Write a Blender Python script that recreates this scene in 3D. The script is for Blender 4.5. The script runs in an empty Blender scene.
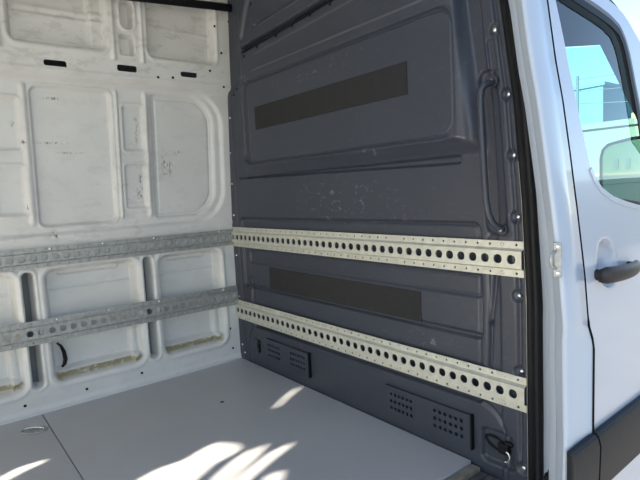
import bpy, bmesh, math
import numpy as np
from mathutils import Vector, Matrix
from mathutils.geometry import delaunay_2d_cdt
PI = math.pi
scn = bpy.context.scene
COL = scn.collection

# ------------------------------------------------------------------ camera (solved from the rails, floor and corner)
FPX = 506.316; YAW = .8993; PIT = -.0977; ROL = -.0503
CAM = np.array([2.3507, -1.2937, .8688])
_f = np.array([-math.sin(YAW)*math.cos(PIT), math.cos(YAW)*math.cos(PIT), math.sin(PIT)])
_r = np.cross(_f, [0, 0, 1]); _r /= np.linalg.norm(_r); _u = np.cross(_r, _f)
R_ = math.cos(ROL)*_r + math.sin(ROL)*_u; U_ = -math.sin(ROL)*_r + math.cos(ROL)*_u
cd = bpy.data.cameras.new('camera'); cam = bpy.data.objects.new('camera', cd); COL.objects.link(cam)
cd.sensor_width = 36; cd.lens = FPX*36/640; cd.clip_start = .02; cd.clip_end = 500
M = Matrix(((R_[0], U_[0], -_f[0], CAM[0]), (R_[1], U_[1], -_f[1], CAM[1]), (R_[2], U_[2], -_f[2], CAM[2]), (0, 0, 0, 1)))
cam.matrix_world = M
scn.camera = cam

def ray(x, y): return _f + (x-320)/FPX*R_ - (y-240)/FPX*U_
def un(x, y, ax, v):
    """point of the place that lies on the plane axis=v"""
    d = ray(x, y); return CAM + (v-CAM[ax])/d[ax]*d
Zs = [-.5, 0, .25, .48, .64, .79, .935, 1.054, 1.151, 1.295, 1.6, 1.9]
Xs = [1.80, 1.818, 1.822, 1.82, 1.808, 1.791, 1.773, 1.757, 1.74, 1.721, 1.665, 1.60]
def S(z): return float(np.interp(z, Zs, Xs))          # outer skin of the van side
def crease(z): return -.006*float(np.clip((.525-z)/.035, 0, 1))
def uns(x, y):                                         # point on that skin
    v = 1.8
    for _ in range(12):
        p = un(x, y, 0, v); v = S(p[2])
    return p
LZ = lambda z: np.interp(z, [0, .7, .95, 1.44, 1.82, 2.0], [0, 0, .015, .047, .069, .09])
XRz = lambda z: np.interp(z, [0, .54, .815, 1.08, 1.354, 1.7, 2.0], [1.634, 1.635, 1.624, 1.604, 1.567, 1.51, 1.45])

# ------------------------------------------------------------------ materials
def mat(name, col, rough=.5, metal=0, noise=0, nscale=8, bump=0, bscale=60, spec=.5, coat=0):
    m = bpy.data.materials.new(name); m.use_nodes = True
    nt = m.node_tree; b = nt.nodes['Principled BSDF']
    b.inputs['Base Color'].default_value = (*col, 1); b.inputs['Roughness'].default_value = rough
    b.inputs['Metallic'].default_value = metal; b.inputs['Specular IOR Level'].default_value = spec
    b.inputs['Coat Weight'].default_value = coat; b.inputs['Coat Roughness'].default_value = .08
    g = nt.nodes.new('ShaderNodeNewGeometry')
    if noise:
        n = nt.nodes.new('ShaderNodeTexNoise'); n.inputs['Scale'].default_value = nscale; n.inputs['Detail'].default_value = 5
        nt.links.new(g.outputs['Position'], n.inputs['Vector'])
        r = nt.nodes.new('ShaderNodeValToRGB')
        r.color_ramp.elements[0].position = .3; r.color_ramp.elements[1].position = .7
        r.color_ramp.elements[0].color = (*[c*(1-noise) for c in col], 1)
        r.color_ramp.elements[1].color = (*[min(1, c*(1+noise)) for c in col], 1)
        nt.links.new(n.outputs['Fac'], r.inputs['Fac']); nt.links.new(r.outputs['Color'], b.inputs['Base Color'])
    if bump:
        n2 = nt.nodes.new('ShaderNodeTexNoise'); n2.inputs['Scale'].default_value = bscale; n2.inputs['Detail'].default_value = 3
        nt.links.new(g.outputs['Position'], n2.inputs['Vector'])
        bp = nt.nodes.new('ShaderNodeBump'); bp.inputs['Strength'].default_value = bump; bp.inputs['Distance'].default_value = .01
        nt.links.new(n2.outputs['Fac'], bp.inputs['Height']); nt.links.new(bp.outputs['Normal'], b.inputs['Normal'])
    return m
def add_marks(m, attr, col, scale, thr, strength=1.0, stretch=(1, 1, 1)):
    """scratches, scuffs and pale lines: noise flecks of colour col wherever the mesh attribute is set"""
    nt = m.node_tree; b = nt.nodes['Principled BSDF']
    a = nt.nodes.new('ShaderNodeAttribute'); a.attribute_name = attr
    g = nt.nodes.new('ShaderNodeNewGeometry'); mp = nt.nodes.new('ShaderNodeMapping'); mp.inputs['Scale'].default_value = stretch
    nt.links.new(g.outputs['Position'], mp.inputs['Vector'])
    n = nt.nodes.new('ShaderNodeTexNoise'); n.inputs['Scale'].default_value = scale; n.inputs['Detail'].default_value = 6; n.inputs['Roughness'].default_value = .7
    nt.links.new(mp.outputs['Vector'], n.inputs['Vector'])
    r = nt.nodes.new('ShaderNodeMapRange'); r.inputs['From Min'].default_value = thr; r.inputs['From Max'].default_value = thr+.08
    nt.links.new(n.outputs['Fac'], r.inputs['Value'])
    mu = nt.nodes.new('ShaderNodeMath'); mu.operation = 'MULTIPLY'; nt.links.new(a.outputs['Fac'], mu.inputs[0]); nt.links.new(r.outputs['Result'], mu.inputs[1])
    mu2 = nt.nodes.new('ShaderNodeMath'); mu2.operation = 'MULTIPLY'; mu2.use_clamp = True; mu2.inputs[1].default_value = strength
    nt.links.new(mu.outputs[0], mu2.inputs[0])
    mx = nt.nodes.new('ShaderNodeMix'); mx.data_type = 'RGBA'; mx.inputs[7].default_value = (*col, 1)
    src = b.inputs['Base Color'].links[0].from_socket if b.inputs['Base Color'].links else None
    if src: nt.links.new(src, mx.inputs[6])
    else: mx.inputs[6].default_value = b.inputs['Base Color'].default_value
    nt.links.new(mu2.outputs[0], mx.inputs[0]); nt.links.new(mx.outputs[2], b.inputs['Base Color'])

white_in = mat('white_primer_paint', (.77, .765, .74), .34, noise=.05, nscale=5)
add_marks(white_in, 'wax', (.40, .34, .18), 30, .38, .9)
add_marks(white_in, 'mark', (.16, .15, .14), 90, .50, 1.1, (1, 1.6, .5))
add_marks(white_in, 'dirt', (.42, .39, .33), 22, .52, .35, (1, .5, 1))
dark = mat('dark_grey_bulkhead_plastic', (.039, .046, .064), .40, noise=.06, nscale=4, bump=.04, bscale=260)
add_marks(dark, 'scuff', (.20, .21, .23), 60, .56, .7, (.5, 1, 1))
add_marks(dark, 'pale_lines_scratches', (.30, .31, .33), 3, -1.0, 1.0)
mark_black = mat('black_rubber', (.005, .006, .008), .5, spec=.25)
strip_m = mat('brown_black_felt_strip', (.021, .021, .022), .9, noise=.15, nscale=30)
rail_w = mat('pale_zinc_plate', (.60, .60, .52), .42, metal=.35, noise=.10, nscale=45)
rail_g = mat('dull_galvanised_steel', (.40, .41, .40), .45, metal=.5, noise=.22, nscale=60)
bolt_m = mat('bright_steel', (.75, .76, .78), .25, metal=.9)
floor_m = mat('grey_floor_laminate', (.45, .455, .47), .38, noise=.035, nscale=3, bump=.03, bscale=300)
seam_m = mat('dark_joint', (.05, .05, .05), .8)
step_m = mat('dark_step_trim', (.10, .10, .10), .5, noise=.15, nscale=30)
step_l = mat('worn_aluminium_edge', (.34, .31, .26), .45, metal=.4, noise=.2, nscale=30)
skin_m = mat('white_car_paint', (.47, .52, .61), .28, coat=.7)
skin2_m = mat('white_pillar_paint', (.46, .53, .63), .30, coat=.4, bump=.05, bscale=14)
mould_m = mat('charcoal_side_moulding', (.014, .016, .020), .5, spec=.25, noise=.1, nscale=20, bump=.1, bscale=200)
handle_m = mat('black_textured_plastic', (.016, .016, .018), .42, spec=.3, bump=.15, bscale=300)
frame_m = mat('grey_window_frame', (.13, .12, .115), .45)
cavity_m = mat('grey_inner_panel', (.25, .25, .25), .7)
cab_m = mat('dark_cab_trim', (.03, .035, .045), .7)
gnd_m = mat('asphalt_ground', (.19, .19, .19), .9, noise=.2, nscale=2)
beige = mat('cream_building_wall', (.15, .145, .11), .8)
bluew = mat('blue_grey_building_cladding', (.08, .16, .21), .7)
teal = mat('dark_teal_band', (.008, .035, .06), .5)
winb = mat('dark_building_window', (.08, .10, .10), .3)
yel = mat('ochre_paint', (.55, .42, .16), .7)
def glass(name, tint, ior=.045):
    m = bpy.data.materials.new(name); m.use_nodes = True; nt = m.node_tree; nt.nodes.clear()
    o = nt.nodes.new('ShaderNodeOutputMaterial'); mx = nt.nodes.new('ShaderNodeMixShader')
    t = nt.nodes.new('ShaderNodeBsdfTransparent'); t.inputs[0].default_value = (*tint, 1)
    g = nt.nodes.new('ShaderNodeBsdfGlossy'); g.inputs['Roughness'].default_value = 0; g.inputs[0].default_value = (1, 1, 1, 1)
    lw = nt.nodes.new('ShaderNodeLayerWeight'); lw.inputs['Blend'].default_value = .5
    pw = nt.nodes.new('ShaderNodeMath'); pw.operation = 'POWER'; pw.inputs[1].default_value = 5; nt.links.new(lw.outputs['Facing'], pw.inputs[0])
    f = nt.nodes.new('ShaderNodeMath'); f.operation = 'MULTIPLY_ADD'; f.inputs[1].default_value = 1-ior; f.inputs[2].default_value = ior; nt.links.new(pw.outputs[0], f.inputs[0])
    nt.links.new(f.outputs[0], mx.inputs[0]); nt.links.new(t.outputs[0], mx.inputs[1]); nt.links.new(g.outputs[0], mx.inputs[2])
    nt.links.new(mx.outputs[0], o.inputs[0]); return m
door_glass = glass('side_window_glass', (.72, .88, .88), .06)
shield_glass = glass('windscreen_glass', (.45, .85, .90))
tint_glass = glass('green_tinted_glass', (.30, .40, .34), .02)

# ------------------------------------------------------------------ helpers
def link(o, parent=None):
    COL.objects.link(o)
    if parent: o.parent = parent
    return o
def meshobj(name, verts, faces, m, parent=None, smooth=False, auto=None):
    me = bpy.data.meshes.new(name); me.from_pydata([tuple(map(float, v)) for v in verts], [], faces); me.update()
    o = bpy.data.objects.new(name, me); link(o, parent); me.materials.append(m)
    if smooth: me.polygons.foreach_set('use_smooth', [True]*len(me.polygons))
    return o
def bmobj(name, bm, m, parent=None, smooth=False, recalc=True, angle=None):
    if recalc: bmesh.ops.recalc_face_normals(bm, faces=bm.faces)
    if angle is not None:
        for f in bm.faces: f.smooth = True
        for e in bm.edges:
            if len(e.link_faces) == 2 and e.calc_face_angle(0) > angle: e.smooth = False
    elif smooth:
        for f in bm.faces: f.smooth = True
    me = bpy.data.meshes.new(name); bm.to_mesh(me); bm.free(); me.materials.append(m)
    return link(bpy.data.objects.new(name, me), parent)
def tag(o, label, cat, group=None, kind=None):
    o['label'] = label; o['category'] = cat
    if group: o['group'] = group
    if kind: o['kind'] = kind
    return o
def struct(o): o['kind'] = 'structure'; return o
def empty(name, loc=(0, 0, 0)):
    o = bpy.data.objects.new(name, None); o.location = loc; o.empty_display_size = .05; return link(o)
def box(bm, a, b, bevel=0):
    g = bmesh.ops.create_cube(bm, size=1)['verts']
    for v in g: v.co = Vector([a[i]+(v.co[i]+.5)*(b[i]-a[i]) for i in range(3)])
    if bevel:
        es = list({e for v in g for e in v.link_edges})
        bmesh.ops.bevel(bm, geom=es, offset=bevel, segments=2, affect='EDGES', profile=.5)
def cyl(bm, p, d, r, h, n=16, r2=None):
    d = Vector(d).normalized(); q = d.to_track_quat('Z', 'Y').to_matrix().to_4x4()
    g = bmesh.ops.create_cone(bm, cap_ends=True, segments=n, radius1=r, radius2=r if r2 is None else r2, depth=h)['verts']
    T = Matrix.Translation(Vector(p)+d*h/2) @ q
    for v in g: v.co = T @ v.co
def dome(bm, p, d, r, h, n=14):
    d = Vector(d).normalized(); q = d.to_track_quat('Z', 'Y').to_matrix().to_4x4(); T = Matrix.Translation(Vector(p)) @ q
    rings = []
    for k in range(5):
        a = k/4*PI/2; rr = r*math.cos(a); zz = h*math.sin(a)
        if k == 4: rings.append([bm.verts.new(T @ Vector((0, 0, h)))])
        else: rings.append([bm.verts.new(T @ Vector((rr*math.cos(2*PI*i/n), rr*math.sin(2*PI*i/n), zz))) for i in range(n)])
    bot = [bm.verts.new(T @ Vector((r*math.cos(2*PI*i/n), r*math.sin(2*PI*i/n), -.004))) for i in range(n)]
    rings.insert(0, bot)
    for k in range(len(rings)-1):
        A, B = rings[k], rings[k+1]
        for i in range(n):
            j = (i+1) % n
            if len(B) == 1: bm.faces.new((A[i], A[j], B[0]))
            else: bm.faces.new((A[i], A[j], B[j], B[i]))
def tube(bm, pts, r, n=10, flat=1.0, up=(0, 0, 1), caps=True):
    """swept round/oval section; r may be a list"""
    pts = [Vector(p) for p in pts]; rs = r if hasattr(r, '__len__') else [r]*len(pts); rings = []
    for i, p in enumerate(pts):
        t = (pts[min(i+1, len(pts)-1)] - pts[max(i-1, 0)]).normalized()
        u = Vector(up); s = t.cross(u)
        if s.length < 1e-4: s = t.cross(Vector((0, 1, 0)))
        s.normalize(); w = s.cross(t).normalized()
        rings.append([bm.verts.new(p + s*rs[i]*math.cos(2*PI*k/n)*flat + w*rs[i]*math.sin(2*PI*k/n)) for k in range(n)])
    for a, b in zip(rings, rings[1:]):
        for k in range(n): bm.faces.new((a[k], a[(k+1) % n], b[(k+1) % n], b[k]))
    if caps: bm.faces.new(rings[0][::-1]); bm.faces.new(rings[-1])
def prism(bm, poly, ax, a, b):
    """polygon in the two other axes, extruded along axis ax from a to b"""
    def P(q, v):
        l = list(q); l.insert(ax, v); return Vector(l)
    A = [bm.verts.new(P(q, a)) for q in poly]; B = [bm.verts.new(P(q, b)) for q in poly]; n = len(poly)
    bm.faces.new(A); bm.faces.new(B[::-1])
    for i in range(n): bm.faces.new((A[i], B[i], B[(i+1) % n], A[(i+1) % n]))
def cdt(outer, holes=(), step=.02, dense=None):
    """triangulate an outline with holes plus interior grid points; returns 2-D verts and tris"""
    vs = []; es = []
    def loop(L):
        P = []
        for i in range(len(L)):
            a = np.array(L[i]); b = np.array(L[(i+1) % len(L)]); k = max(1, int(np.linalg.norm(b-a)/step))
            P += [a+(b-a)*t/k for t in range(k)]
        s = len(vs)
        vs.extend(P); es.extend([(s+i, s+(i+1) % len(P)) for i in range(len(P))])
        return P
    loop(outer)
    for h in holes: loop(h)
    O = np.array(outer); x0, z0 = O.min(0); x1, z1 = O.max(0)
    def inside(p, L):
        c = False; n = len(L)
        for i in range(n):
            a = L[i]; b = L[(i+1) % n]
            if (a[1] > p[1]) != (b[1] > p[1]) and p[0] < (b[0]-a[0])*(p[1]-a[1])/(b[1]-a[1])+a[0]: c = not c
        return c
    def grid(x0, x1, z0, z1, st):
        for a in np.arange(x0+st/2, x1, st):
            for b in np.arange(z0+st/2, z1, st):
                if inside((a, b), outer) and not any(inside((a, b), h) for h in holes): vs.append(np.array([a, b]))
    grid(x0, x1, z0, z1, step)
    if dense: grid(*dense)
    r = delaunay_2d_cdt([Vector((float(v[0]), float(v[1]))) for v in vs], es, [], 0, 1e-6)
    W = [tuple(v) for v in r[0]]; T = []
    for f in r[2]:
        c = (sum(W[i][0] for i in f)/3, sum(W[i][1] for i in f)/3)
        if inside(c, outer) and not any(inside(c, h) for h in holes): T.append(tuple(f))
    return W, T

# --- numpy shape functions for the pressed sheet-metal panels
def sm(t): t = np.clip(t, 0, 1); return t*t*(3-2*t)
def rr(u, v, u0, u1, v0, v1, r):
    cx, cy, hx, hy = (u0+u1)/2, (v0+v1)/2, (u1-u0)/2-r, (v1-v0)/2-r
    qx, qy = np.abs(u-cx)-hx, np.abs(v-cy)-hy
    return np.hypot(np.maximum(qx, 0), np.maximum(qy, 0)) + np.minimum(np.maximum(qx, qy), 0) - r
def seg(u, v, a, b):
    a = np.array(a, float); b = np.array(b, float); d = b-a; t = np.clip(((u-a[0])*d[0]+(v-a[1])*d[1])/(d@d), 0, 1)
    return np.hypot(u-a[0]-t*d[0], v-a[1]-t*d[1])
def rec(s, depth, w=.012): return -depth*sm(-s/w)
def bead(s, h, w=.008): return h*np.exp(-(s/w)**2)
def hfield(name, us, vs, place, h, keep, attrs, m, parent=None):
    nu, nv = len(us), len(vs); Ug, Vg = np.meshgrid(us, vs)
    X, Y, Z = place(Ug, Vg, h(Ug, Vg))
    co = np.stack([X, Y, Z], -1).reshape(-1, 3).astype(np.float32)
    i = np.arange((nv-1)*nu).reshape(nv-1, nu)[:, :-1]; k = keep(Ug, Vg) if keep else np.ones_like(Ug, bool)
    q = np.stack([i, i+1, i+nu+1, i+nu], -1).reshape(-1, 4)
    q = q[(k[:-1, :-1] & k[1:, 1:] & k[:-1, 1:] & k[1:, :-1]).reshape(-1)].astype(np.int32)
    me = bpy.data.meshes.new(name); me.vertices.add(len(co)); me.vertices.foreach_set('co', co.ravel())
    me.loops.add(q.size); me.loops.foreach_set('vertex_index', q.ravel())
    me.polygons.add(len(q)); me.polygons.foreach_set('loop_start', np.arange(len(q), dtype=np.int32)*4)
    me.polygons.foreach_set('loop_total', np.full(len(q), 4, np.int32)); me.update(calc_edges=True)
    me.polygons.foreach_set('use_smooth', np.ones(len(q), bool))
    for n, fn in attrs.items():
        a = me.attributes.new(n, 'FLOAT', 'POINT'); a.data.foreach_set('value', np.clip(fn(Ug, Vg), 0, 1).ravel().astype(np.float32))
    me.materials.append(m); me.validate()
    return link(bpy.data.objects.new(name, me), parent)
def blob(u, v, cu, cv, su, sv): return np.exp(-((u-cu)/su)**2-((v-cv)/sv)**2)

# ------------------------------------------------------------------ left wall (pressed white side panel)
SLOTS = [(-.832, -.752, 1.418, 1.440), (-.548, -.466, 1.428, 1.450), (-.258, -.182, 1.430, 1.452)]
def wl_h(y, z):
    h = .024*sm((z-1.355)/.05) - .0
    h = h + bead(z-1.402, .004, .008)
    # top tier
    for (a, b) in ((-1.50, -1.03), (-.95, -.583), (-.41, -.075)):
        s = rr(y, z, a, b, 1.497, 2.3 if a != -.41 else 1.80, .035)
        h = h + rec(s, .045, .018) + bead(s-.008, .004, .007)
        ins = sm(-s/.02)
        if a == -.41: h = h + ins*bead(z-(1.645-.03*(y+.41)), .003, .006)
        else: h = h + ins*(bead(z-(1.615+.0*y), .012, .010) + bead(z-1.645, .008, .012)) + ins*sm((y-b+.075)/.02)*.02*(z > 1.50)
    s = rr(y, z, -.522, -.466, 1.605, 1.728, .026); h = h + rec(s, .05, .010) + bead(s-.006, .004, .006)
    s = rr(y, z, -.534, -.466, 1.495, 1.582, .012); h = h + rec(s, .05, .010)
    h = h + bead(y+.435, .008, .008)*(z > 1.47) + bead(y+.560, .008, .010)*(z > 1.47) + bead(y+.985, .010, .012)*(z > 1.47)
    # middle tier
    tilt = .012*(1.06-z)                                     # posts lean slightly
    yy = y+tilt*.6
    for (a, b) in ((-.893, -.577),):
        s = rr(yy, z, a, b, .772, 1.345, .03); h = h + rec(s, .016, .010) + bead(s-.004, .006, .005)
    for yb, hh, w in ((-.915, .012, .010), (-.905, .004, .004), (-.556, .012, .010), (-.425, .011, .010), (-.545, -.004, .004), (-.9, -.003, .003)):
        h = h + bead(yy-yb, hh, w)*sm((z-.775)/.03)*sm((1.36-z)/.03)
    for q in ((-1.06, -.938, 1.092, 1.287), (-1.03, -.935, .835, 1.02), (-.525, -.442, 1.095, 1.283), (-.528, -.442, .835, 1.022)):
        s = rr(yy, z, *q, .008); h = h + rec(s-.0, .009, .007) + bead(s, -.006, .004) + bead(s-.010, .005, .006)
    s = np.maximum(rr(yy, z, -.402, -.088, .775, 1.35, .02), rr(yy, z, -.9, -.088, .775, 1.35, .13))
    h = h + rec(s, .014, .010) + bead(s-.0, -.003, .004) + bead(s+.022, -.005, .004)
    s2 = np.maximum(rr(y, z, -1.9, -.048, .745, 1.372, .02), rr(y, z, -2.6, -.048, .745, 1.372, .16))
    h = h + rec(s2-.012, .014, .022)
    h = h + bead(z-.728, .004, .008)
    # lower tier
    for q in ((-1.40, -1.003, .098, .60), (-.90, -.512, .105, .60), (-.415, -.085, .105, .60)):
        s = rr(y+.0, z, *q, .045); h = h + rec(s, .065, .020) + bead(s-.012, .006, .010)
        ins = sm(-s/.03)
        h = h + ins*(bead(z-.505, .006, .005) + .02*sm((z-.56)/.01)*sm((q[1]-.07-y)/.01)*sm((y-q[0]-.06)/.01)*sm((.592-z)/.006))
        h = h + ins*.045*sm((.165-z)/.02)                   # folded sill at the foot of the bay
        h = h - ins*.020*sm((.147-z)/.01)*(z > .02)
        for k in np.arange(q[0]+.05, q[1], .10): h = h + ins*bead(y-k, .016, .004)*sm((.15-z)/.01)
        h = h + ins*.030*sm((y-q[1]+.055)/.012)*(z < .30)
    for q in ((-1.46, -1.42, .105, .60), (-.982, -.937, .104, .595), (-.486, -.443, .108, .602)):
        s = rr(y, z, *q, .020); h = h + rec(s, .075, .010) + bead(s-.007, .005, .006)
    h = h + .006*sm((.03-z)/.02)
    return h
def wl_keep(y, z):
    k = np.ones_like(y, bool)
    for q in SLOTS: k &= rr(y, z, *q, .010) > 0
    for q in ((-1.46, -1.42, .105, .60), (-.982, -.937, .104, .595), (-.486, -.443, .108, .602)): k &= rr(y, z, *q, .020) > -.012
    return k
def wax(y, z):
    w = 0*y
    for a, b in ((-1.40, -1.003), (-.90, -.512), (-.415, -.085)):
        w = w + sm((y-a)/.03)*sm((b-y)/.03)*sm((.150-z)/.012)*sm((z-.112)/.01)
    return w
def wmark(y, z):
    P = [(-.345, 1.03, .008, .045), (-.32, 1.01, .012, .03), (-.275, 1.085, .018, .005), (-.46, .945, .006, .045), (-.47, .90, .010, .03), (-.468, 1.19, .006, .05),
         (-.925, 1.12, .008, .006), (-.80, 1.30, .03, .004), (-.82, 1.12, .05, .003), (-.955, 1.19, .008, .008), (-.60, 1.10, .005, .005), (-.93, .86, .008, .01), (-.845, .735, .014, .012), (-.75, 1.08, .04, .003)]
    return sum(blob(y, z, *p) for p in P)*1.4
def wdirt(y, z): return .6*sm((z-1.38)/.05) + .7*blob(y, z, -.75, .74, .5, .03) + .25 + .5*blob(y, z, -.5, .9, .2, .25)
wl = hfield('wall_left', np.arange(-1.75, .0501, .0038), np.arange(-.03, 1.99, .0038), lambda u, v, h: (LZ(v)+h, u, v), wl_h, wl_keep,
            {'wax': wax, 'mark': wmark, 'dirt': wdirt}, white_in); struct(wl)
# outer skin behind it closes the cavity
bm = bmesh.new()
box(bm, (-.13, -3.3, -.6), (-.10, .06, 2.05)); box(bm, (-.10, -3.3, -.6), (-.085, .0, 2.05)); box(bm, (-.14, -.0, -.6), (0.02, .06, 2.05))
struct(bmobj('wall_outer', bm, cavity_m))
# the rest of the body towards the rear
bm = bmesh.new(); box(bm, (0.0, -3.3, -.03), (.03, -1.749, 2.0)); struct(bmobj('wall_left_rear', bm, white_in))
def wpt(y, z): return Vector((float(LZ(z)+wl_h(np.array([[y]]), np.array([[z]]))[0, 0]), y, z))
def copies(first, locs):
    for l in locs:
        c = first.copy(); COL.objects.link(c); c.parent = first.parent; c.location = l
bm = bmesh.new(); cyl(bm, (-.002, 0, 0), (1, 0, 0), .006, .003, 12); cyl(bm, (.0, 0, 0), (1, 0, 0), .003, .0035, 8)
b0 = bmobj('body_plug', bm, mark_black, wl)
ps = [wpt(*q) for q in ((-1.017, .048), (-.778, .050), (-.534, .057), (-.05, .062), (-.058, .17), (-.11, 1.47), (-.04, 1.40), (-.075, 1.68), (-.30, 1.42), (-.37, 1.415), (-.045, 1.56))]
b0.location = ps[0]; copies(b0, ps[1:])
bm = bmesh.new(); tube(bm, [un(px, py, 0, -.022) for px, py in ((57, 343), (61, 346), (64, 352), (65.5, 359), (64.5, 364), (62, 367))], [.004, .006, .008, .009, .008, .005], 8, up=(1, 0, 0)); bmobj('cable_loop', bm, mark_black, wl, smooth=True)

# ------------------------------------------------------------------ bulkhead
def warp(x, z): return x + (XRz(z)-1.634)*sm((x-1.40)/.234)
BUL = .032
def bulge(x, z):
    return BUL*sm((1.475+.06*np.clip((1.40-z)/.45, 0, 1)-x)/.05)*sm((z-.945)/.055)*sm((x-.165)/.03)
def bq(x, z, h=BUL):
    """move a point read off the flat flange plane onto the raised field"""
    k = 1.2937/(1.2937-h); return CAM[0]+(x-CAM[0])/k, CAM[2]+(z-CAM[2])/k
def bk_h(x, z):
    """height towards the cargo space"""
    B = bulge(x, z); k = 1.2937/(1.2937-B)
    x = CAM[0]+(x-CAM[0])*k; z = CAM[2]+(z-CAM[2])*k        # pressed features lie on the raised field
    h = B
    # upper section overlaps the lower one at the seam
    up = sm((z-1.556-.02*(x))/.012 - 0)
    up = sm((z-(1.548+.04*np.clip(x, 0, 1)))/.006)*sm((x-.185)/.02)
    h = h + .016*up - .016*np.exp(-((z-(1.543+.04*np.clip(x, 0, 1)))/.006)**2)*sm((x-.185)/.02)
    h = h - .008*np.exp(-(seg(x, z, (.19, 1.545), (.175, 1.43))/.006)**2) - .008*np.exp(-(seg(x, z, (.175, 1.43), (.035, 1.33))/.006)**2)
    # bevelled ridge
    s = rr(x, z, .20, 1.50, .5, 1.440, .06)
    h = h + .010*sm(-(z-1.440)/.010)*sm((x-.20)/.03)*sm((1.45-x)/.04)*sm((z-.99)/.02) + bead(z-1.438, .004, .005)*sm((x-.2)/.05)
    # large pressed panel
    s = rr(x, z, .165, 1.400, 1.015, 1.392, .05)
    h = h + rec(s, .009, .012) + bead(s, -.015, .0055)
    # swelling beside the panel, down to the ledge
    h = h + .022*sm((.985-z)/.03)*sm((z-.70)/.02)*0
    # ledge below the panel + tapering groove
    t = np.clip((x-.10)/1.32, 0, 1)
    g = np.clip(1-np.abs(z-(.948-.008*t))/(.003+.012*t), 0, 1)*sm((1.425-x)/.015)*sm((x-.09)/.03)
    h = h - .014*sm(g*2)
    # shallow outline of the field above the upper rail
    s = rr(x, z, .09, 1.478, .40, .746, .02); h = h + rec(s, .005, .008) + bead(s, -.012, .005)
    # fields between the rails
    s = rr(x, z, .15, 1.478, .528, .588, .012); h = h + rec(s, .006, .010) + bead(s, -.009, .005)
    s = rr(x, z, .15, 1.472, .20, .408, .012); h = h + rec(s, .006, .010) + bead(s, -.011, .005)
    # lower part
    s = rr(x, z, .10, 1.56, -.3, .205, .10); h = h + bead(s, -.006, .006)
    # right flange pressings
    h = h - .012*np.exp(-(seg(x, z, (1.532, .60), (1.512, .45))/.006)**2) - .012*np.exp(-(seg(x, z, (1.512, .45), (1.505, .32))/.006)**2)
    s = rr(x, z, 1.508, 1.600, .30, .72, .02); h = h - .003*np.exp(-(s/.004)**2)
    s = rr(x, z, 1.500, 1.582, .715, 1.185, .03); h = h + rec(s, .012, .012)
    s = rr(x, z, 1.555, 1.59, 1.17, 1.262, .008); h = h + rec(s, .008, .006)
    h = h - .010*np.exp(-((x-1.606)/.005)**2)*sm((z-.05)/.05)
    h = h + .006*sm((1.05*x-.0-1.62)/.01)
    for (a, b) in RB: h = h - .009*sm(1-(np.hypot(x-a, z-b)-.013)/.006)
    # left flange
    h = h + .006*sm((.06-x)/.015)
    h = h + .014*np.exp(-(seg(x, z, (.225, 1.60), (.31, 1.78))/.014)**2) - .008*np.exp(-(seg(x, z, (.322, 1.58), (.322, 1.8))/.004)**2) - .012*np.exp(-(seg(x, z, (.345, 1.622), (.9, 1.650))/.006)**2)
    # latch pockets
    s = rr(x, z, 1.470, 1.590, .015, .128, .02); h = h + rec(s, .016, .010)
    s = rr(x, z, .145, .20, .06, .135, .012); h = h + rec(s, .012, .008)
    s = rr(x, z, .14, .175, .335, .45, .012); h = h + bead(s, -.003, .004)
    return h
RB = [(1.612, .045), (1.603, .328), (1.600, .547), (1.606, .768), (1.608, .938), (1.606, 1.105), (1.594, 1.283)]
def scuff(x, z):
    P = [(.95, .83, .16, .05), (.80, .80, .12, .06), (.75, 1.32, .15, .015), (.95, 1.35, .06, .012), (1.2, .77, .06, .02), (1.05, 1.0, .05, .015), (1.10, .05, .04, .03), (.7, .86, .1, .04), (1.25, .35, .1, .02), (.35, .13, .2, .05)]
    return sum(blob(x, z, *p) for p in P) + .12
def pale_lines_scratches(x, z):
    B = bulge(x, z); k = 1.2937/(1.2937-B); x = CAM[0]+(x-CAM[0])*k; z = CAM[2]+(z-CAM[2])*k
    w = .45*np.exp(-((z-1.438)/.0045)**2)*sm((x-.22)/.1)*sm((1.5-x)/.1)  # pale line along the ridge; below, more pale lines and scratches
    for a, b, t, q in (((.345, 1.612), (.9, 1.640), .0035, .25), ((.30, 1.508), (1.0, 1.540), .0035, .22), ((1.10, .098), (1.10, .052), .002, .5), ((1.235, .052), (1.345, .048), .0018, .7), ((1.02, .62), (1.02, .60), .002, .4), ((1.06, .985), (1.06, 1.0), .004, .5), ((.24, 1.60), (.31, 1.74), .006, .2)):
        w = w + q*np.exp(-(seg(x, z, a, b)/t)**2)
    return w
bulk = empty('bulkhead_partition', (.82, 0, 0))
tag(bulk, 'dark grey pressed van bulkhead panel between the white side wall and the door pillar', 'partition wall')
bp = hfield('panel', np.linspace(.0, 1.634, 500), np.arange(-.04, 1.99, .0034),
            lambda u, v, h: (np.where(u < .06, u+LZ(v)*(1-u/.06)+.0, np.where(u > 1.4, warp(u, v), u)), -h, v), bk_h, None, {'scuff': scuff, 'pale_lines_scratches': pale_lines_scratches}, dark, bulk)
bp.location = (-.82, 0, 0)
def bpart(o): o.location = (o.location.x-.82, o.location.y, o.location.z); return o
def bsurf(x, z): return -float(bk_h(np.array([[x]]), np.array([[z]]))[0, 0])
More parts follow.
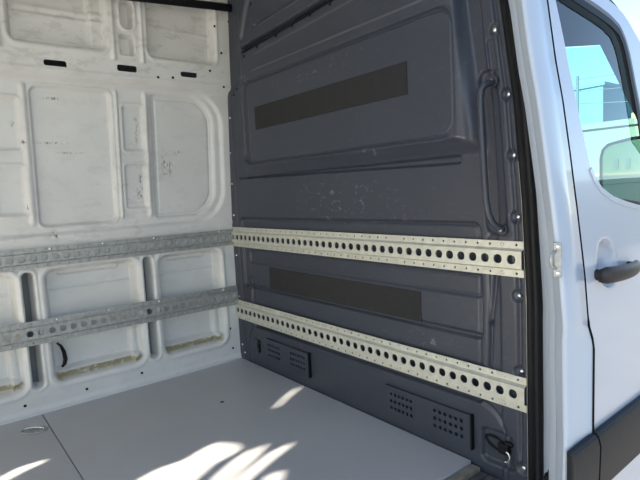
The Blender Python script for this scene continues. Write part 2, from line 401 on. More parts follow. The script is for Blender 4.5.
# bright bolts
bm = bmesh.new(); dome(bm, (0, 0, 0), (0, -1, 0), .0075, .006)
bb = bmobj('bolt', bm, bolt_m, bulk, smooth=True)
pl = [(float(warp(np.array(a), b))-.82, bsurf(a, b)-.002, b) for a, b in RB]
bb.location = pl[0]; copies(bb, pl[1:])
bm = bmesh.new(); dome(bm, (0, 0, 0), (0, -1, 0), .006, .005, 10)
bs = bmobj('rivet', bm, bolt_m, bulk, smooth=True)
lb = [(.085, 1.712), (.062, 1.532), (.050, 1.404), (.052, 1.254), (.036, 1.081), (.034, .924), (.032, .764), (.032, .555), (.034, .338), (.032, .079), (.050, .039)]
pl = [(a-.82, bsurf(a, b)-.002, b) for a, b in lb]
bs.location = pl[0]; copies(bs, pl[1:])
bm = bmesh.new(); dome(bm, (0, 0, 0), (0, -1, 0), .007, .003, 10)
bd = bmobj('screw_cap', bm, mark_black, bulk, smooth=True)
lb = [bq(*q) for q in ((.333, 1.533), (.489, 1.541), (.609, 1.549), (.731, 1.558), (.855, 1.562), (1.0, 1.572), (.214, 1.518), (.325, 1.62), (.328, 1.72))] + [(.178, 1.429), (.130, 1.383), (.097, 1.36)]
pl = [(a-.82, bsurf(a, b)-.001, b) for a, b in lb]
bd.location = pl[0]; copies(bd, pl[1:])
# felt strips
m0 = bq(.287, 1.166, .03); m1 = bq(1.224, 1.270, .03)
for (a, b, c, d) in ((m0[0], m1[0], m0[1], m1[1]), (.318, 1.246, .410, .514)):
    bm = bmesh.new(); y = min(bsurf((a+b)/2, (c+d)/2), bsurf(a, d), bsurf(b, c))
    box(bm, (a-.82, y-.003, c), (b-.82, y+.004, d), .001)
    o = bmobj('felt_strip', bm, strip_m, bulk); o['label'] = 'long brown-black strip stuck on the panel'
bm = bmesh.new()
pts = [bq(.205, 1.540), bq(.5, 1.552), bq(.838, 1.571), bq(1.4, 1.588)]
tube(bm, [(p[0]-.82, bsurf(p[0], p[1])-.004, p[1]) for p in pts], .0055, 8, up=(0, 1, 0)); bmobj('seam_gasket', bm, mark_black, bulk, smooth=True)
# plates with round holes ------------------------------------------------
def cell(bm, x0, x1, z0, z1, cx, cz, r, y, depth=.003, n=16, notch=0):
    angs = sorted([2*PI*k/n for k in range(n)])
    ci, co, cc = [], [], []
    def hit(a):
        c, s = math.cos(a), math.sin(a); t = 1e9
        if c > 1e-9: t = min(t, (x1-cx)/c)
        if c < -1e-9: t = min(t, (x0-cx)/c)
        if s > 1e-9: t = min(t, (z1-cz)/s)
        if s < -1e-9: t = min(t, (z0-cz)/s)
        return (cx+t*c, cz+t*s)
    cor = [(math.atan2(b-cz, a-cx) % (2*PI), (a, b)) for a, b in ((x1, z1), (x0, z1), (x0, z0), (x1, z0))]
    for a in angs:
        rad = r*(1+notch*max(0, math.cos(4*(a-PI/4)))**6)
        ci.append(bm.verts.new((cx+rad*math.cos(a), y, cz+rad*math.sin(a))))
        cc.append(bm.verts.new((cx+rad*math.cos(a), y+depth, cz+rad*math.sin(a))))
        h = hit(a); co.append(bm.verts.new((h[0], y, h[1])))
    for i in range(n):
        j = (i+1) % n; a0 = angs[i]; a1 = angs[j] if j else 2*PI
        ex = [bm.verts.new((p[0], y, p[1])) for a, p in cor if a0+1e-6 < a < a1-1e-6]
        bm.faces.new([ci[i], co[i]] + ex + [co[j], ci[j]])
        bm.faces.new([ci[i], ci[j], cc[j], cc[i]])
def quad(bm, x0, x1, za, ya, zb, yb):
    bm.faces.new([bm.verts.new(p) for p in ((x0, ya, za), (x1, ya, za), (x1, yb, zb), (x0, yb, zb))])
def rail(name, L, H, m, n_holes, pitch, lift=.014, notch=.05, r=.0132, first=.02):
    """local: x along the rail, z up (0 = centre), -y towards the viewer"""
    bm = bmesh.new(); hf = H*.20; zb = H/2-hf; ys, yb = -.003, -.003-lift; e = .006
    x = 0.0; cells = []
    for k in range(n_holes):
        cx = first + k*pitch; a = 0 if k == 0 else first+(k-.5)*pitch; b = L if k == n_holes-1 else first+(k+.5)*pitch
        cells.append((a, b, cx))
    for a, b, cx in cells:
        cell(bm, a, b, -zb+e, zb-e, cx, 0, r, yb, .004, 16, notch)
        fx = min(max(cx+.009, a+.006), b-.006)
        cell(bm, a, b, zb, H/2, fx, (zb+H/2)/2, .0038, ys, .003, 8)
        cell(bm, a, b, -H/2, -zb, fx, -(zb+H/2)/2, .0038, ys, .003, 8)
        quad(bm, a, b, zb-e, yb, zb, ys); quad(bm, a, b, -zb, ys, -zb+e, yb)
    quad(bm, 0, L, H/2, ys, H/2, 0); quad(bm, 0, L, -H/2, 0, -H/2, ys)
    for xx in (0, L):
        pf = [(-H/2, ys), (-zb, ys), (-zb+e, yb), (zb-e, yb), (zb, ys), (H/2, ys)]
        for (z0, y0), (z1, y1) in zip(pf, pf[1:]):
            bm.faces.new([bm.verts.new(p) for p in ((xx, y0, z0), (xx, y1, z1), (xx, y1+.003, z1), (xx, y0+.003, z0))])
    bmesh.ops.remove_doubles(bm, verts=bm.verts, dist=1e-5)
    return bmobj(name, bm, m, None)
P = .0411
def railscrews(o, L, zs, m, xs):
    bm = bmesh.new(); dome(bm, (0, 0, 0), (0, -1, 0), .006, .003, 10)
    f = bmobj('screw', bm, m, o, smooth=True); pts = [(x, -.003, z) for x in xs for z in zs]
    f.location = pts[0]; copies(f, pts[1:])
for zc, LL, lab in ((.652, 1.620, 'upper pale metal lashing rail with round holes across the dark bulkhead'), (.268, 1.624, 'lower pale metal lashing rail with round holes across the dark bulkhead, just above the vents')):
    o = rail('lashing_rail', LL, .100, rail_w, 39, P, lift=.013, first=.028)
    o.location = (.004, -.0075, zc); tag(o, lab, 'rail', 'lashing rails on the bulkhead')
    railscrews(o, 1.615, (.040, -.040), rail_w, (.30, .72, 1.15, 1.555))
for zc, H, lab in ((.651, .082, 'upper dull galvanised rail with round holes along the white side wall'), (.344, .100, 'lower dull galvanised rail with round holes across the openings of the white side wall')):
    o = rail('wall_rail', 1.70, H, rail_g, 41, P, lift=.005, notch=.0, r=.0132, first=.035)
    o.location = (.012, -1.708, zc); o.rotation_euler = (0, 0, PI/2); tag(o, lab, 'rail', 'galvanised rails on the side wall')
    railscrews(o, 1.7, (H*.4,), bolt_m, (.84, 1.05, 1.28, 1.62))
# vents
def vent(x0, x1, z0, z1, lab):
    c = empty('vent_tmp'); COL.objects.unlink(c); bpy.data.objects.remove(c)
    t = .012; xm = x0+(x1-x0)*.47; bm = bmesh.new(); W = x1-x0; H = z1-z0; y = bsurf((x0+x1)/2, (z0+z1)/2)
    y0, y1 = y-.002, y-.013
    # face: two perforated fields inside a plain frame
    fields = [(x0+W*.055, x0+W*.055+W*.31), (x1-W*.055-W*.35, x1-W*.055)]
    zlo, zhi = z0+.018, z1-.014
    for (a, b) in fields:
        p = (b-a)/6; q = (zhi-zlo)/3
        for i in range(6):
            for j in range(3):
                cell(bm, a+i*p, a+(i+1)*p, zlo+j*q, zlo+(j+1)*q, a+(i+.5)*p, zlo+(j+.5)*q, .0066, y1, .008, 10)
    def fq(a, b, c, d):
        bm.faces.new([bm.verts.new(pp) for pp in ((a, y1, c), (b, y1, c), (b, y1, d), (a, y1, d))])
    fq(x0, fields[0][0], zlo, zhi); fq(fields[0][1], fields[1][0], zlo, zhi); fq(fields[1][1], x1, zlo, zhi); fq(x0, x1, z0, zlo); fq(x0, x1, zhi, z1)
    for (p, q) in (((x0, z0), (x1, z0)), ((x1, z0), (x1, z1)), ((x1, z1), (x0, z1)), ((x0, z1), (x0, z0))):
        bm.faces.new([bm.verts.new(v) for v in ((p[0], y1, p[1]), (q[0], y1, q[1]), (q[0]+.000, y0+.01, q[1]), (p[0], y0+.01, p[1]))])
    bmesh.ops.remove_doubles(bm, verts=bm.verts, dist=1e-5)
    bmesh.ops.translate(bm, verts=bm.verts, vec=(-.82, 0, 0))
    o = bmobj('vent_grille', bm, dark, bulk)
    bm = bmesh.new(); box(bm, (x0-.82+.004, y0+.001, z0+.004), (x1-.82-.004, y0+.004, z1-.004)); g = bmobj('backing', bm, mark_black, o)
    bm = bmesh.new(); box(bm, (x1-.82+.0005, y1-.002, z0-.002), (x1-.82+.007, y0+.012, z1+.004), .002); bmobj('end_cap', bm, mark_black, o)
    return o
vent(.268, .610, .052, .160, ''); vent(1.078, 1.440, .040, .150, '')
# thin white scratch mark under the right vent's holes
# grab handle
h1 = (1.538, 1.143); h2 = (1.552, .735)
bm = bmesh.new()
path = [(lambda q: (float(q[0]), float(q[1]), float(q[2])))(un(px, py, 1, -d)) for px, py, d in ((494, 82, .010), (489, 83, .030), (484, 85.5, .044), (481, 91, .050), (480.5, 102, .050), (482, 135, .050), (484, 170, .050), (486, 200, .050), (488.5, 214, .048), (492, 222, .042), (497.5, 228, .028), (504, 229.5, .012))]
pp = []
for i in range(len(path)-1):
    for t in (0, .5): pp.append([path[i][k]*(1-t)+path[i+1][k]*t for k in range(3)])
pp.append(path[-1])
tube(bm, [(p[0]-.82, p[1], p[2]) for p in pp], [.0095 for p in pp], 12, flat=1.0, up=(0, 1, 0))
hd = bmobj('grab_handle', bm, dark, bulk, smooth=True)
bm = bmesh.new()
for (x, z) in ((1.541, 1.143), (1.562, .734)):
    dome(bm, (x-.82, -.018, z), (0, -1, 0), .0085, .005)
    cyl(bm, (x-.82, .008, z), (0, -1, 0), .016, .024, 16)
bmobj('handle_fixing', bm, dark, hd, angle=.6)
bm = bmesh.new()
for (x, z) in ((1.541, 1.143), (1.562, .734)): dome(bm, (x-.82, -.024, z), (0, -1, 0), .0075, .005)
bmobj('handle_bolt', bm, bolt_m, hd, smooth=True)
# latches
def ringpath(cx, cz, rx, rz, y, rot=0, n=24, a0=0, a1=2*PI):
    out = []
    for k in range(n+1):
        a = a0+(a1-a0)*k/n; u, w = rx*math.cos(a), rz*math.sin(a)
        out.append((cx+u*math.cos(rot)-w*math.sin(rot)-.82, y, cz+u*math.sin(rot)+w*math.cos(rot)))
    return out
bm = bmesh.new(); y = bsurf(1.53, .08)
tube(bm, ringpath(1.517, .080, .036, .017, y-.006, -.25, 28), .0035, 8, up=(0, 1, 0), caps=False)
lt = bmobj('lashing_eye', bm, mark_black, bulk, smooth=True)
bm = bmesh.new(); box(bm, (1.528-.82, y-.018, .060), (1.562-.82, y+.002, .092), .004); box(bm, (1.548-.82, y-.014, .088), (1.575-.82, y+.002, .100), .004); bmobj('eye_bracket', bm, mark_black, lt)
bm = bmesh.new(); tube(bm, ringpath(1.562, .060, .010, .016, y-.024, -.1, 14, -PI/2-.4, PI/2+.3), .0035, 8, up=(0, 1, 0)); bmobj('hook', bm, bolt_m, lt, smooth=True)
bm = bmesh.new(); y = bsurf(.172, .098)
dm = [(.172, .128), (.190, .098), (.172, .066), (.158, .098)]
pts = []
for i in range(4):
    a, b = dm[i], dm[(i+1) % 4]
    for t in (0, .25, .5, .75): pts.append((a[0]+(b[0]-a[0])*t-.82, y-.006, a[1]+(b[1]-a[1])*t))
pts.append(pts[0]); tube(bm, pts, .0035, 8, up=(0, 1, 0), caps=False)
lt2 = bmobj('lashing_eye', bm, mark_black, bulk, smooth=True)
bm = bmesh.new(); cyl(bm, (.172-.82, y+.002, .098), (0, -1, 0), .009, .012, 6); bmobj('eye_bracket', bm, mark_black, lt2)

# ------------------------------------------------------------------ floor
FX = 1.437; SEAM = -.962
def slab(name, y0, y1, hole=False):
    bm = bmesh.new(); box(bm, (.006, y0, -.014), (FX, y1, 0), .0012)
    return struct(bmobj(name, bm, floor_m))
fl = slab('floor', SEAM+.0015, -.006); fl2 = slab('floor_rear', -3.3, SEAM-.0015)
bm = bmesh.new(); box(bm, (-.12, -3.3, -.05), (FX-.004, .02, -.0145)); struct(bmobj('floor_base', bm, seam_m))
# sealant bead where floor meets wall, tie-down and bung
bm = bmesh.new(); tube(bm, [(.012, y, .001) for y in np.arange(-1.7, -.01, .05)], .005, 8, up=(1, 0, 0)); bmobj('edge_sealant', bm, white_in, fl, smooth=True)
td = empty('floor_tie_down', (.168, -1.015, 0)); tag(td, 'small oval steel tie-down fitting let into the grey floor near the board joint', 'tie-down')
ang = math.atan2(.08, .055)
def fring(rx, ry, z, n=28): return [((rx*math.cos(t)*math.cos(ang)-ry*math.sin(t)*math.sin(ang)), (rx*math.cos(t)*math.sin(ang)+ry*math.sin(t)*math.cos(ang)), z) for t in np.linspace(0, 2*PI, n+1)]
bm = bmesh.new(); tube(bm, fring(.048, .027, .002), .003, 8, up=(0, 0, 1), caps=False); bmobj('rim', bm, rail_g, td, smooth=True)
bm = bmesh.new(); vs = [bm.verts.new(p) for p in fring(.046, .025, .0008)[:-1]]; bm.faces.new(vs); bmobj('cup', bm, rail_g, td)
bm = bmesh.new(); tube(bm, [(p[0], p[1], .004+.004*math.sin(i/14*PI)) for i, p in enumerate(fring(.036, .014, 0, 14)[:8])], .0035, 8, up=(0, 0, 1)); bmobj('bar', bm, bolt_m, td, smooth=True)
bm = bmesh.new(); dome(bm, (.455, -.359, 0), (0, 0, 1), .009, .002, 12); tag(bmobj('floor_bung', bm, mark_black), 'tiny black plug alone in the middle of the grey floor', 'plug')
# step trim beside the floor edge
st = empty('step_trim', (1.54, -.3, -.01)); tag(st, 'dark ribbed step trim at the floor edge beside the door pillar', 'step')
bm = bmesh.new(); box(bm, (FX+.002-1.54, -.95, -.03), (1.668-1.54, .296, -.012)); 
for k in range(7): box(bm, (FX+.05+k*.024-1.54, -.95, -.0121), (FX+.062+k*.024-1.54, .290, -.007), .002)
bmobj('tread', bm, step_m, st)
bm = bmesh.new(); box(bm, (FX+.003-1.54, -.95, -.012), (FX+.036-1.54, .292, .003), .003); bmobj('edge_strip', bm, step_l, st)

# ------------------------------------------------------------------ roof, rear, sliding-door side behind the camera
bm = bmesh.new(); box(bm, (-.14, -3.34, 1.99), (1.70, .02, 2.03)); struct(bmobj('ceiling', bm, white_in))
bm = bmesh.new(); box(bm, (1.60, -3.3, -.3), (1.68, -1.75, 2.0)); struct(bmobj('wall_right_rear', bm, white_in))
bm = bmesh.new(); box(bm, (1.48, -1.75, 1.88), (1.60, 0, 2.0)); struct(bmobj('trim_1', bm, white_in))
# black strip under the roof
bm = bmesh.new()
a = Vector((.12, -.015, 1.772)); b = Vector(un(162, 0, 0, .12))
a = Vector(un(231, 8, 0, .12)); a2 = a+(a-b)*.1; b2 = b+(b-a)*3.0
tube(bm, [b2, b, a, a2], .0185, 12, flat=.8)
tag(bmobj('roof_strip', bm, mark_black, angle=.8), 'black padded strip under the roof at the top left corner', 'strip')

# ------------------------------------------------------------------ door pillar (white) + seal
PZ = np.arange(-.55, 1.96, .015)
prof = [(-.144, .03), (-.144, .0), (-.143, -.006), (-.118, -.014), (-.110, -.018), (-.107, -.028), (-.104, -.048), (-.099, -.056), (-.078, -.064), (-.066, -.070), (-.062, -.080), (-.058, -.104), (-.052, -.114), (-.034, -.122), (-.026, -.130), (-.021, -.150), (-.014, -.164), (-.005, -.170), (.0, -.160), (.0, -.12)]
def gapY(z): return float(np.interp(z, [-.5, .0, .1, .25, .46, .52, 2], [-.02, -.02, -.03, -.045, -.038, -.062, -.062]))
V = []; F = []
for z in PZ:
    c = crease(z); row = [(S(z)+c+dx, y, z) for dx, y in prof] + [(S(z)+c, gapY(z)-.0042, z), (S(z)-.003, gapY(z)-.0015, z), (S(z)-.035, gapY(z)-.0015, z)]
    V += row
n = len(prof)+3
for i in range(len(PZ)-1):
    for k in range(n-1): F.append((i*n+k, i*n+k+1, (i+1)*n+k+1, (i+1)*n+k))
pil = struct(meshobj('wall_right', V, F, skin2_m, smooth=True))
# lower step pressed in the pillar
# side moulding on pillar
def moulding(name, ya, yb, parent, z0=.082, z1=.242, loc=None):
    bm = bmesh.new(); N = 8
    A = []
    for y in np.linspace(ya, yb, N):
        zt = z1 + .006*(y+.17)
        pf = [(z0, .0), (z0+.004, .010), (z0+.02, .016), (zt-.030, .018), (zt-.008, .012), (zt-.002, .006), (zt, -.002)]
        A.append([bm.verts.new((S(z)+d, y, z)) for z, d in pf])
    for a, b in zip(A, A[1:]):
        for k in range(len(a)-1): bm.faces.new((a[k], a[k+1], b[k+1], b[k]))
    bm.faces.new(A[0]); bm.faces.new(A[-1][::-1])
    return bmobj(name, bm, mould_m, parent, angle=.5)
moulding('side_moulding', -.178, -.050, pil)
# striker
def jamb(px, py):
    best = None
    z = .65
    for _ in range(4):
        d = ray(px, py); best = None
        for (a, ya), (b, yb) in zip(prof, prof[1:]):
            A = np.array([S(z)+a, ya]); B = np.array([S(z)+b, yb]); Mx = np.array([[d[0], A[0]-B[0]], [d[1], A[1]-B[1]]])
            if abs(np.linalg.det(Mx)) < 1e-9: continue
            t, u = np.linalg.solve(Mx, A-CAM[:2])
            if 0 <= u <= 1 and t > 0 and (best is None or t < best): best = t
        z = float(CAM[2]+best*d[2])
    return Vector(CAM+best*d)
bm = bmesh.new()
nrm = Vector((.55, -.83, 0)).normalized(); tan = Vector((.83, .55, 0)).normalized()
def place_local(bm, o, rot): 
    for v in bm.verts: v.co = o + tan*v.co.x - nrm*v.co.y*1.0 + Vector((0, 0, v.co.z))
sk = jamb(557, 259)+Vector((.006, -.010, 0))
box(bm, (-.009, -.004, -.040), (.009, .004, .040), .003); place_local(bm, sk, 0); plt = bmobj('striker_plate', bm, rail_g, pil)
plt['label'] = 'small steel door striker plate'
bm = bmesh.new(); tube(bm, [(-.004, -.002, -.020), (-.014, -.014, -.014), (-.016, -.018, 0), (-.014, -.014, .014), (-.004, -.002, .020)], .004, 8, up=(0, 1, 0)); place_local(bm, sk, 0); bmobj('striker_loop', bm, rail_g, plt, smooth=True)
bm = bmesh.new()
for z in (-.030, .030): dome(bm, (0, -.004, z), (0, -1, 0), .006, .003, 10)
place_local(bm, sk, 0); bmobj('bolt', bm, bolt_m, plt, smooth=True)
bm = bmesh.new(); p = jamb(550, 478); dome(bm, p, (.3, -1, 0), .016, .02, 12); dome(bm, p+Vector((.004, -.004, .02)), (.3, -1, .2), .008, .014, 10); bmobj('bump_stop', bm, mark_black, pil, smooth=True)
# seal
V = []; F = []
sp = [(-.002, .012), (-.004, -.012), (.002, -.020), (.010, -.022), (.018, -.018), (.022, -.024), (.032, -.026), (.038, -.018), (.041, -.004), (.040, .012)]
for z in PZ: V += [(float(XRz(z))+dx, y, z) for dx, y in sp]
n = len(sp)
for i in range(len(PZ)-1):
    for k in range(n): F.append((i*n+k, i*n+(k+1) % n, (i+1)*n+(k+1) % n, (i+1)*n+k))
sl = empty('door_seal', (0, 0, 0)); tag(sl, 'tall black rubber door seal between the dark bulkhead and the white pillar', 'seal')
meshobj('rubber', V, F, mark_black, sl, smooth=True)
bm = bmesh.new(); tube(bm, [(float(XRz(z))-.001, -.014, z) for z in np.arange(-.03, .95, .05)], .0022, 6, up=(0, 1, 0)); bmobj('metal_edge', bm, rail_w, sl, smooth=True)

# ------------------------------------------------------------------ front door
dr = empty('front_door', (0, 0, 0)); tag(dr, 'white front passenger door of the van with a black handle and a window', 'car door')
def yz(pts): return [(float(p[1]), float(p[2])) for p in (uns(*q) for q in pts)]
left = [(gapY(z)+.0042, z) for z in np.arange(-.45, 1.70, .03)]
top_px = [(594, -14), (609, 0), (616, 6), (622, 12), (628, 20.5), (632, 27.5), (636, 34.5), (640, 41.5), (646, 56)]
tp = yz(top_px)
front = [(tp[-1][0]+.12, .98), (tp[-1][0]+.22, .85), (tp[-1][0]+.24, .6), (tp[-1][0]+.24, -.45)]
outer = left + [(tp[0][0]-.12, 1.66)] + tp + front
win_px = [(548, -40), (555.5, 0), (566, 50), (578, 110), (584, 138), (590.6, 168), (595, 180), (601, 189), (612, 197.5), (626, 203), (640, 207)]
win_px2 = [(640, 140), (634, 101), (629, 75), (625, 55), (622, 44), (618, 34.5), (610, 26), (600, 18.5), (590, 12), (569, -2), (556, -12)]
w1 = yz(win_px); w2 = yz(win_px2)
e = w1[-1]
wf = [(e[0]+.10, e[1]-.012), (e[0]+.20, e[1]+.01), (w2[0][0]+.22, w2[0][1]-.05), (w2[0][0]+.12, w2[0][1]+.02) ]
win = w1 + wf[:2] + [(w2[0][0]+.14, w2[0][1]-.09)] + w2
def frame_out(L, d):
    """offset a loop outwards by d"""
    P = np.array(L); c = P.mean(0); out = []
    n = len(P)
    area = sum(P[i][0]*P[(i+1) % n][1]-P[(i+1) % n][0]*P[i][1] for i in range(n))
    sg = 1 if area > 0 else -1
    for i in range(n):
        t = P[(i+1) % n]-P[i-1]; t /= np.linalg.norm(t)+1e-9; out.append(tuple(P[i]+sg*d*np.array([t[1], -t[0]])))
    return out
def cup(y, z):
    q = ((y-.068)/.055)**2+((z-.648)/.062)**2
    return -.030*math.sqrt(max(0, 1-q)) if q < 1 else 0
vs, fs = cdt(outer, [win], .028, (-.0, .14, .57, .73, .006))
V = [(S(z)+cup(y, z)+crease(z), y, z) for y, z in vs]
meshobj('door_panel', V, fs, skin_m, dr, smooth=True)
# return edge of the panel into the gap, painted black as its shade
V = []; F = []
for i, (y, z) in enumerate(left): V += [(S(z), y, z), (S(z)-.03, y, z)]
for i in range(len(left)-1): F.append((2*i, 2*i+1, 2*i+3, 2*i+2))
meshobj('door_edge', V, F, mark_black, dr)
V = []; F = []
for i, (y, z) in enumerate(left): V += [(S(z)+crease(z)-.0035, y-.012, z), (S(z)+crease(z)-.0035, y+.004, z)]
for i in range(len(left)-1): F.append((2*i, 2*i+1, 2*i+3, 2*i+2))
meshobj('gap_shade_strip', V, F, mark_black, dr)  # black strip added to stand for the shade inside the door gap
# glass
vs, fs = cdt(frame_out(win, .008), [], .05)
meshobj('window_glass', [(S(z)-.010, y, z) for y, z in vs], fs, door_glass, dr, smooth=True)
# black rubber and grey frame round the front and top of the window
fr = w2
def band(name, L, d0, d1, off, m, par):
    """ribbon of the door surface between two offsets of the open line L"""
    P = [np.array(p) for p in L]; V = []; F = []
    for i, p in enumerate(P):
        t = P[min(i+1, len(P)-1)]-P[max(i-1, 0)]; t /= np.linalg.norm(t); nn = np.array([t[1], -t[0]])
        for d, o in ((d0, 0), (d0, off), (d1, off), (d1, 0)):
            q = p+nn*d; V.append((S(q[1])+o, q[0], q[1]))
    for i in range(len(P)-1):
        for k in range(3): F.append((4*i+k, 4*i+k+1, 4*i+k+5, 4*i+k+4))
    F.append((0, 1, 2, 3)); j = 4*(len(P)-1); F.append((j+3, j+2, j+1, j))
    return meshobj(name, V, F, m, par)
# orientation check: outward of the window hole
mid = np.array(fr[len(fr)//2]); cen = np.mean(np.array(win), 0)
t = np.array(fr[len(fr)//2+1])-np.array(fr[len(fr)//2-1]); nn = np.array([t[1], -t[0]]); sg = 1 if nn @ (mid-cen) > 0 else -1
def smoothline(L, k=4):
    out = []
    for i in range(len(L)-1):
        for t in range(k): out.append(tuple(np.array(L[i])*(1-t/k)+np.array(L[i+1])*t/k))
    return out+[L[-1]]
ext = [(w2[0][0]+.14, w2[0][1]-.09)] + fr
band('window_rubber', smoothline(ext), -.001*sg, .021*sg, .003, mark_black, dr)
band('window_frame', smoothline(ext), .021*sg, .036*sg, .002, frame_m, dr)
bl = w1[5:] + wf[:1]
band('window_sill', smoothline(bl), .010, -.004, .003, skin_m, dr)
bl2 = w1[7:] + wf[:1]
moulding('side_moulding', -.041, w2[0][0]+.3, dr)
# handle
hA = uns(594.5, 275.5); hB = uns(630, 265)
mk = bmesh.new(); N = 15; pts = []; rs = []
for i in range(N):
    t = i/(N-1); y = hA[1]*(1-t)+hB[1]*t; z = hA[2]*(1-t)+hB[2]*t
    d = .012+.022*math.sin(PI*min(1, max(0, t)))**.6
    pts.append((S(z)+d, y, z)); rs.append((.0215-.004*t)*(.55+.45*min(1, math.sin(PI*(.04+.92*t))*3)) )
tube(mk, pts, rs, 16, flat=.62, up=(0, 0, 1))
hn = bmobj('door_handle', mk, handle_m, dr, smooth=True)
bm = bmesh.new(); cyl(bm, (S(hA[2])-.004, hA[1]+.012, hA[2]), (1, 0, 0), .014, .018, 14); cyl(bm, (S(hB[2])-.004, hB[1]-.012, hB[2]), (1, 0, 0), .012, .018, 14); bmobj('handle_mount', bm, handle_m, hn, smooth=False)

# ------------------------------------------------------------------ cab seen through the window
cab = empty('cab_interior', (0, 0, 0)); tag(cab, 'dark cab roof lining and windscreen surround seen through the door window', 'cab')
# headliner edge and pillar: opening bounded by unprojected line on the raked windscreen (plane through x, leaning back)
def shield(x, y):      # raked windscreen plane: y = 1.35 - .75*(z-.55)
    d = ray(x, y); k = .75
    t = (1.35+k*.55 - CAM[1] - k*CAM[2])/(d[1]+k*d[2]); return CAM+t*d
tl = shield(540, 50); tr = shield(600, 45); br = shield(640, 126); br2 = br+(br-tr)*.6
q = [tl+(tl-tr)*4, tr]                                  # roof header lower edge
def ext_up(p, dz=.35): return p+np.array([0, -.26, .35])*dz/.35
bm = bmesh.new()
H = [Vector(shield(*p)) for p in ((420, 55), (600, 45), (629, 38), (625, 26), (612, 9), (597, -8), (570, -40), (420, -60))]
A = [bm.verts.new(p) for p in H]; B = [bm.verts.new(p+Vector((0, .03, .02))) for p in H]
bm.faces.new(A); bm.faces.new(B[::-1])
for i in range(8): bm.faces.new((A[i], B[i], B[(i+1) % 8], A[(i+1) % 8]))
bmobj('roof_header', bm, cab_m, cab)
bm = bmesh.new()
H = [Vector(shield(*p)) for p in ((600, 45), (640, 126), (668, 183), (684, 183), (655, 110), (629, 38))]
A = [bm.verts.new(p) for p in H]; B = [bm.verts.new(p+Vector((0, .03, .02))) for p in H]
bm.faces.new(A); bm.faces.new(B[::-1])
for i in range(6): bm.faces.new((A[i], B[i], B[(i+1) % 6], A[(i+1) % 6]))
bmobj('windscreen_pillar', bm, cab_m, cab)
# windscreen glass
a0 = tl+(tl-tr)*4; c0 = br2
bm = bmesh.new(); bm.faces.new([bm.verts.new(p) for p in (a0+np.array([0, .03, 0]), tr+np.array([.02, .03, 0]), c0+np.array([.02, .03, 0]), np.array([a0[0], c0[1]+.03, c0[2]]))])
bmobj('windscreen', bm, shield_glass, cab)
# dash, below the bottom of the window
bm = bmesh.new(); box(bm, (.1, .80, .30), (1.70, 1.5, .60), .04); bmobj('dashboard', bm, cab_m, cab)
bm = bmesh.new(); box(bm, (.03, .07, -.3), (1.70, 1.5, -.25)); bmobj('cab_floor', bm, cab_m, cab)
# bulkhead back side so no light leaks into the cab
# rounded tinted pane
pp_ = [(601, 190), (601, 158), (603, 150), (608, 145), (618, 142), (632, 138.5), (642, 137), (668, 134), (684, 136), (692, 145), (694, 200), (694, 213), (650, 205), (620, 200), (606, 196)]
pane = [un(x, y, 1, .85) for x, y in pp_]
tp_ = empty('tinted_pane', tuple(pane[0])); tag(tp_, 'rounded green tinted pane with a dark rim seen through the door window', 'window pane')
bm = bmesh.new(); o = pane[0]
vs_ = [bm.verts.new(Vector(p-o)) for p in pane]; bm.faces.new(vs_); bmobj('pane', bm, tint_glass, tp_)
bm = bmesh.new(); L_ = [Vector(p-o) for p in pane]; tube(bm, L_+[L_[0]], .006, 8, up=(0, 1, 0), caps=False); bmobj('rim', bm, cab_m, tp_, smooth=True)

# ------------------------------------------------------------------ outside
bm = bmesh.new(); box(bm, (-80, -80, -.75), (80, 120, -.66)); struct(bmobj('ground', bm, gnd_m))
def bpx(x, y, D): return un(x, y, 1, D)
def bld(name, D, depth, px0, px1, ptop, m, lab, cat='building'):
    a = bpx(px0, ptop, D); b = bpx(px1, ptop, D); o = empty(name, (a[0], D, -.66)); tag(o, lab, cat)
    bm = bmesh.new(); box(bm, (0, 0, 0), (b[0]-a[0], depth, a[2]+.66)); bmobj('wall', bm, m, o)
    bm = bmesh.new(); box(bm, (-.15, -.15, a[2]+.66), (b[0]-a[0]+.15, depth, a[2]+.66+.22)); bmobj('roof_edge', bm, m, o); return o, a
bm = bmesh.new(); box(bm, (13, 4, -.66), (15, 70, 3.2)); box(bm, (12.8, 3.8, 3.2), (15.2, 70.2, 3.45)); struct(bmobj('dark_reflection_wall', bm, winb))  # unseen wall added to give the side glass something dark to reflect
c1, a1 = bld('cream_building', 20, 5, 520, 760, 138, beige, 'low cream building ahead of the van with two small dark windows')
for (x0, x1, y0, y1) in ((614.5, 619, 159, 168.5), (626, 630.5, 158, 168)):
    p = bpx(x0, y1, 20); q = bpx(x1, y0, 20)
    bm = bmesh.new(); box(bm, (p[0]-a1[0], -.06, p[2]+.66), (q[0]-a1[0], .02, q[2]+.66)); f = bmobj('window', bm, winb, c1)
p = bpx(600, 176, 20); bm = bmesh.new(); box(bm, (-.0, -.012, 0), (bpx(760, 138, 20)[0]-a1[0], 0, p[2]+.66)); o = bmobj('base_band', bm, teal, c1); o['label'] = 'dark teal lower band'
bld('blue_building', 34, 10, 500, 603, 104, bluew, 'taller blue grey clad building rising behind the cream one, further left')
bld('distant_building', 48, 10, 590, 640, 124, bluew, 'lower blue building behind the cream one, right of the taller blue one')
p = bpx(632, 137, 26); q = bpx(632, 117, 26); bm = bmesh.new(); box(bm, (p[0]-.25, 26, p[2]-2), (p[0]+.25, 26.5, q[2]-.5)); box(bm, (p[0]-.45, 25.8, q[2]-.5), (p[0]+.45, 26.6, q[2]-.3)); cyl(bm, (p[0], 26.2, q[2]-.3), (0, 0, 1), .1, .5)
tag(bmobj('chimney', bm, yel), 'small ochre chimney on the roofline seen through the windscreen', 'chimney')
p = bpx(577.5, 76, 30); up = empty('utility_pole', (p[0], 30, -.66)); tag(up, 'thin dark utility pole carrying wires above the rooftops', 'pole')
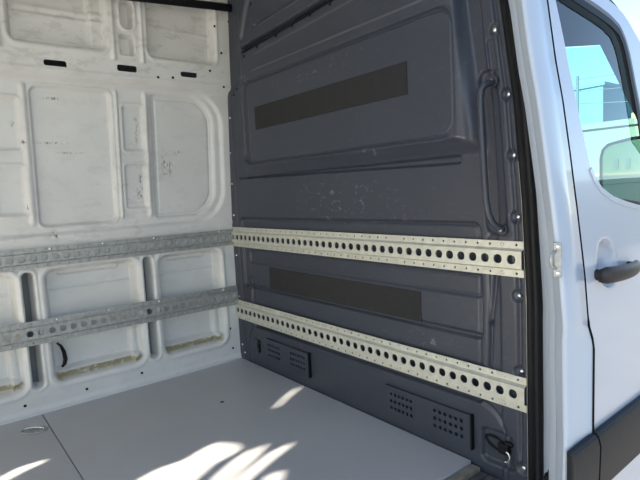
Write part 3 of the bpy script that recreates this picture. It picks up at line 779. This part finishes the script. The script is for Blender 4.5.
bm = bmesh.new(); cyl(bm, (0, 0, 0), (0, 0, 1), .09, p[2]+.66, 8); bmobj('pole', bm, winb, up)
for k, dz in enumerate((-.2, -.9, -1.6)):
    bm = bmesh.new(); L = [(t*14, 0, p[2]+.66+dz-.9*math.sin(PI*t)*(.3+.2*k)+.1*k*t) for t in np.linspace(0, 1, 12)]; tube(bm, L, .022, 6, up=(0, 1, 0)); bmobj('wire', bm, winb, up)

# ------------------------------------------------------------------ daylight
SE = math.radians(27); SA = math.radians(3)              # sun low behind the van, slightly to its left
sd = Vector((math.sin(SA)*math.cos(SE), math.cos(SA)*math.cos(SE), -math.sin(SE)))
sun = bpy.data.lights.new('sun', 'SUN'); so = bpy.data.objects.new('sun', sun); COL.objects.link(so)
sun.energy = 15.5; sun.angle = math.radians(.53); sun.color = (1, .90, .74)
so.rotation_euler = sd.to_track_quat('-Z', 'Y').to_euler(); so.location = (-2, -8, 6)
# added unseen rear panel: openings shaped to throw sun patches onto the floor
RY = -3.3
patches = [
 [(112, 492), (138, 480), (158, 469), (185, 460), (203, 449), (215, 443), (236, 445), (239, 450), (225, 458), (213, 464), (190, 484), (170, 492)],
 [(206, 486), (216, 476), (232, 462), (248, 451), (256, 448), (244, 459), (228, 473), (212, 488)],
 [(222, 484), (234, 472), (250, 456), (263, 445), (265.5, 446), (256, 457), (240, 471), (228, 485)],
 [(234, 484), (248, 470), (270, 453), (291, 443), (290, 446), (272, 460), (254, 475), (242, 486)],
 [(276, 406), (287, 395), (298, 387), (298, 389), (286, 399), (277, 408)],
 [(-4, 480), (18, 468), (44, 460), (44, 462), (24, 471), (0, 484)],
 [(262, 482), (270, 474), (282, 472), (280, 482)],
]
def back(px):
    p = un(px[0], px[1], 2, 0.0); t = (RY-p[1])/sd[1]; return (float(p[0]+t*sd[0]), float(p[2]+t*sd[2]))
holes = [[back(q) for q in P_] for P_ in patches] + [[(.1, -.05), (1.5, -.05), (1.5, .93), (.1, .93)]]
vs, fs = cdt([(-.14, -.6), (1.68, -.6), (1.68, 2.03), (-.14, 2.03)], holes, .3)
V = [(x, RY, z) for x, z in vs]; struct(meshobj('rear_sun_mask', V, fs, white_in))

w = bpy.data.worlds.new('sky'); scn.world = w; w.use_nodes = True; nt = w.node_tree; bg = nt.nodes['Background']
sk_ = nt.nodes.new('ShaderNodeTexSky'); sk_.sky_type = 'NISHITA'; sk_.sun_disc = False; sk_.sun_elevation = SE; sk_.sun_rotation = math.pi + SA
sk_.air_density = 1.0; sk_.dust_density = .4; sk_.ozone_density = 1.0; sk_.altitude = 100
mxw = nt.nodes.new('ShaderNodeMix'); mxw.data_type = 'RGBA'; mxw.inputs[0].default_value = .08; mxw.inputs[7].default_value = (1.1, 1.08, 1.0, 1)
nt.links.new(sk_.outputs[0], mxw.inputs[6]); nt.links.new(mxw.outputs[2], bg.inputs[0]); bg.inputs[1].default_value = .185

vsx = scn.view_settings; vsx.view_transform = 'Standard'; vsx.look = 'None'; vsx.gamma = 1; vsx.use_curve_mapping = False
vsx.exposure = 0.93
